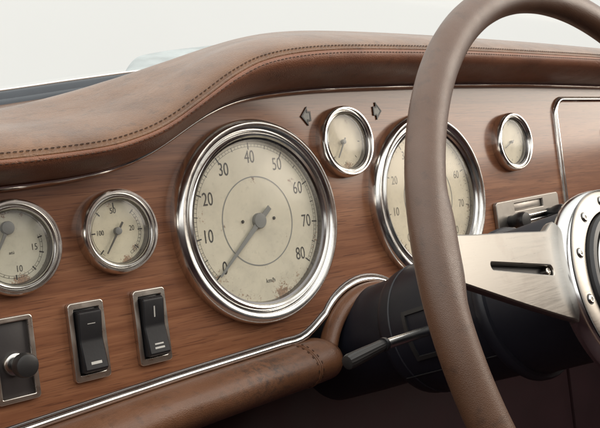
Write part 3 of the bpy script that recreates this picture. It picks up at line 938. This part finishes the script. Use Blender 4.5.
# ------------------------------------------------------------------ steering wheel
wheel = empty('steering_wheel', wheel_frame(), 'steering wheel with brown leather rim and brushed metal spokes round a bolted hub', 'steering wheel')
RW, RT = .1600, .00845
mb = MB(); rows = []
for k in range(256):
    t = 2 * PI * k / 256
    g = 0
    for c0 in (math.radians(167), math.radians(13)):
        dd = abs((t - c0 + PI) % (2 * PI) - PI)
        g = max(g, math.exp(-(dd / .13) ** 4))
    cs = []
    for j in range(28):
        a = 2 * PI * j / 28
        x, z = math.cos(a), math.sin(a)
        rr = RT * (1 + .035 * math.cos(2 * a)) + (.0030 * g * max(0, -x) ** 1.5)
        r_ = RW + rr * x
        cs.append(Vector((r_ * math.cos(t), r_ * math.sin(t), rr * z)))
    rows.append(cs)
mb.quad_grid(rows, close_u=True, close_v=True)
mb.build('rim', M_RIM, wheel, angle=80)

# spokes: flat plates with a long slot, flaring where they meet the hub
UPL = [(-.1530, .0400), (-.1331, .0382), (-.088, .0366), (-.0560, .0352), (-.0500, .0362), (-.0455, .0380), (-.0410, .0392), (-.0360, .0365)]
LOL = [(-.0440, -.0150), (-.0520, -.0090), (-.0640, -.0055), (-.0980, .0045), (-.1380, .0169), (-.1560, .0225)]
def dish(x): return -.0005 + (x + .135) / .085 * -.0130
slot = []
for cx, cy, r_, a0 in ((-.0625, .0166, .0030, -90), (-.1190, .0240, .0021, 90)):
    for k in range(9):
        a = math.radians(a0 + 180 * k / 8 - 8)
        slot.append((cx + r_ * math.cos(a), cy + r_ * math.sin(a)))
sp_me = curve_mesh([[(p.x, p.y) for p in smooth_pts([(x, y, 0) for x, y in UPL], 40)] + [(p.x, p.y) for p in smooth_pts([(x, y, 0) for x, y in LOL], 40)], slot], .0016, .0007, 2)
sp_me.name = 'spoke'
for v_ in sp_me.vertices: v_.co.z += dish(v_.co.x)
sp = link('spoke', sp_me, M_SATIN, wheel); sp.location = (0, 0, -.0008)
mir = sp_me.copy(); mir.transform(Matrix.Scale(-1, 4, (1, 0, 0))); mir.flip_normals()
sp2 = link('spoke', mir, M_SATIN, wheel); sp2.location = (0, 0, -.0008)
for s_, sg in ((sp, 1), (sp2, -1)):
    mb = MB(); mb.lathe([(.0018, -.0022), (.0018, .0009), (.0013, .0012), (.0010, .0006), (0, .0006)], 24, Matrix.Translation((-.0632 * sg, .0166, dish(-.0632)))); mb.build('slot_rivet', M_NICKEL, s_, angle=35)
    mb = MB(); mb.box((0, 0, 0), (.062, .009, .0012), Matrix.Translation((-.0907 * sg, .0203, dish(-.0907) - .0030)) @ Matrix.Rotation(.153 * sg, 4, 'Y')); mb.build('slot_backing', M_BLACK, s_)

FO = -.0065
mb = MB(); mb.lathe([(.0505, FO + .0), (.0513, FO - .0012), (.0520, FO - .0040), (.0523, FO - .0080), (.0518, FO - .0108), (.0505, FO - .0120), (.048, FO - .0127), (.036, FO - .0130)], 96); mb.build('hub_ring', M_HUB, wheel, angle=40)
mb = MB(); mb.lathe([(.0506, FO - .0004), (.0494, FO + .0003), (.0400, FO + .0004), (.0394, FO - .0002), (.0394, FO - .010)], 96); fp = mb.build('hub_face', M_SATIN, wheel, angle=40)
mb = MB(); mb.lathe([(.0507, FO - .0018), (.0512, FO + .0001), (.0506, FO + .0002)], 96); mb.build('hub_seam', M_BLACK, wheel, angle=40)
for k in range(12):
    a = math.radians(2 + 30 * k)
    mt = Matrix.Translation((.0447 * math.cos(a), .0447 * math.sin(a), FO)) @ Matrix.Rotation(a * 7, 4, 'Z')
    mb = MB(); mb.lathe([(.0021, .0002), (.0021, .0010), (.0017, .0014), (.0011, .0014)], 20, mt); mb.lathe([(.0011, .0014), (.0010, .0004), (0, .0004)], 6, mt)
    bo = mb.build('hub_bolt', M_CHROME, wheel, angle=35)
    mb = MB(); mb.lathe([(.0021, .00055), (.0027, .00055), (.0027, .0003)], 20, mt); mb.build('washer', M_BLACK, bo)
mb = MB(); mb.lathe([(.0392, FO - .006), (.0388, FO + .0020), (.0375, FO + .0034), (.0350, FO + .0036), (.0335, FO + .0018), (.0325, FO - .002)], 96); hb = mb.build('horn_ring', M_BLACK, wheel, angle=35)
mb = MB(); mb.lathe([(.0326, FO - .003), (.0322, FO + .0026), (.0308, FO + .0034), (.0292, FO + .0028), (.0288, FO + .0016)], 96); mb.build('horn_trim', M_CHROME, wheel, angle=35)
mb = MB(); mb.lathe([(.0290, FO + .0014), (.026, FO + .0040), (.018, FO + .0072), (.009, FO + .0088), (0, FO + .0092)], 64); mb.build('horn_button', M_BLACK, wheel, angle=35)
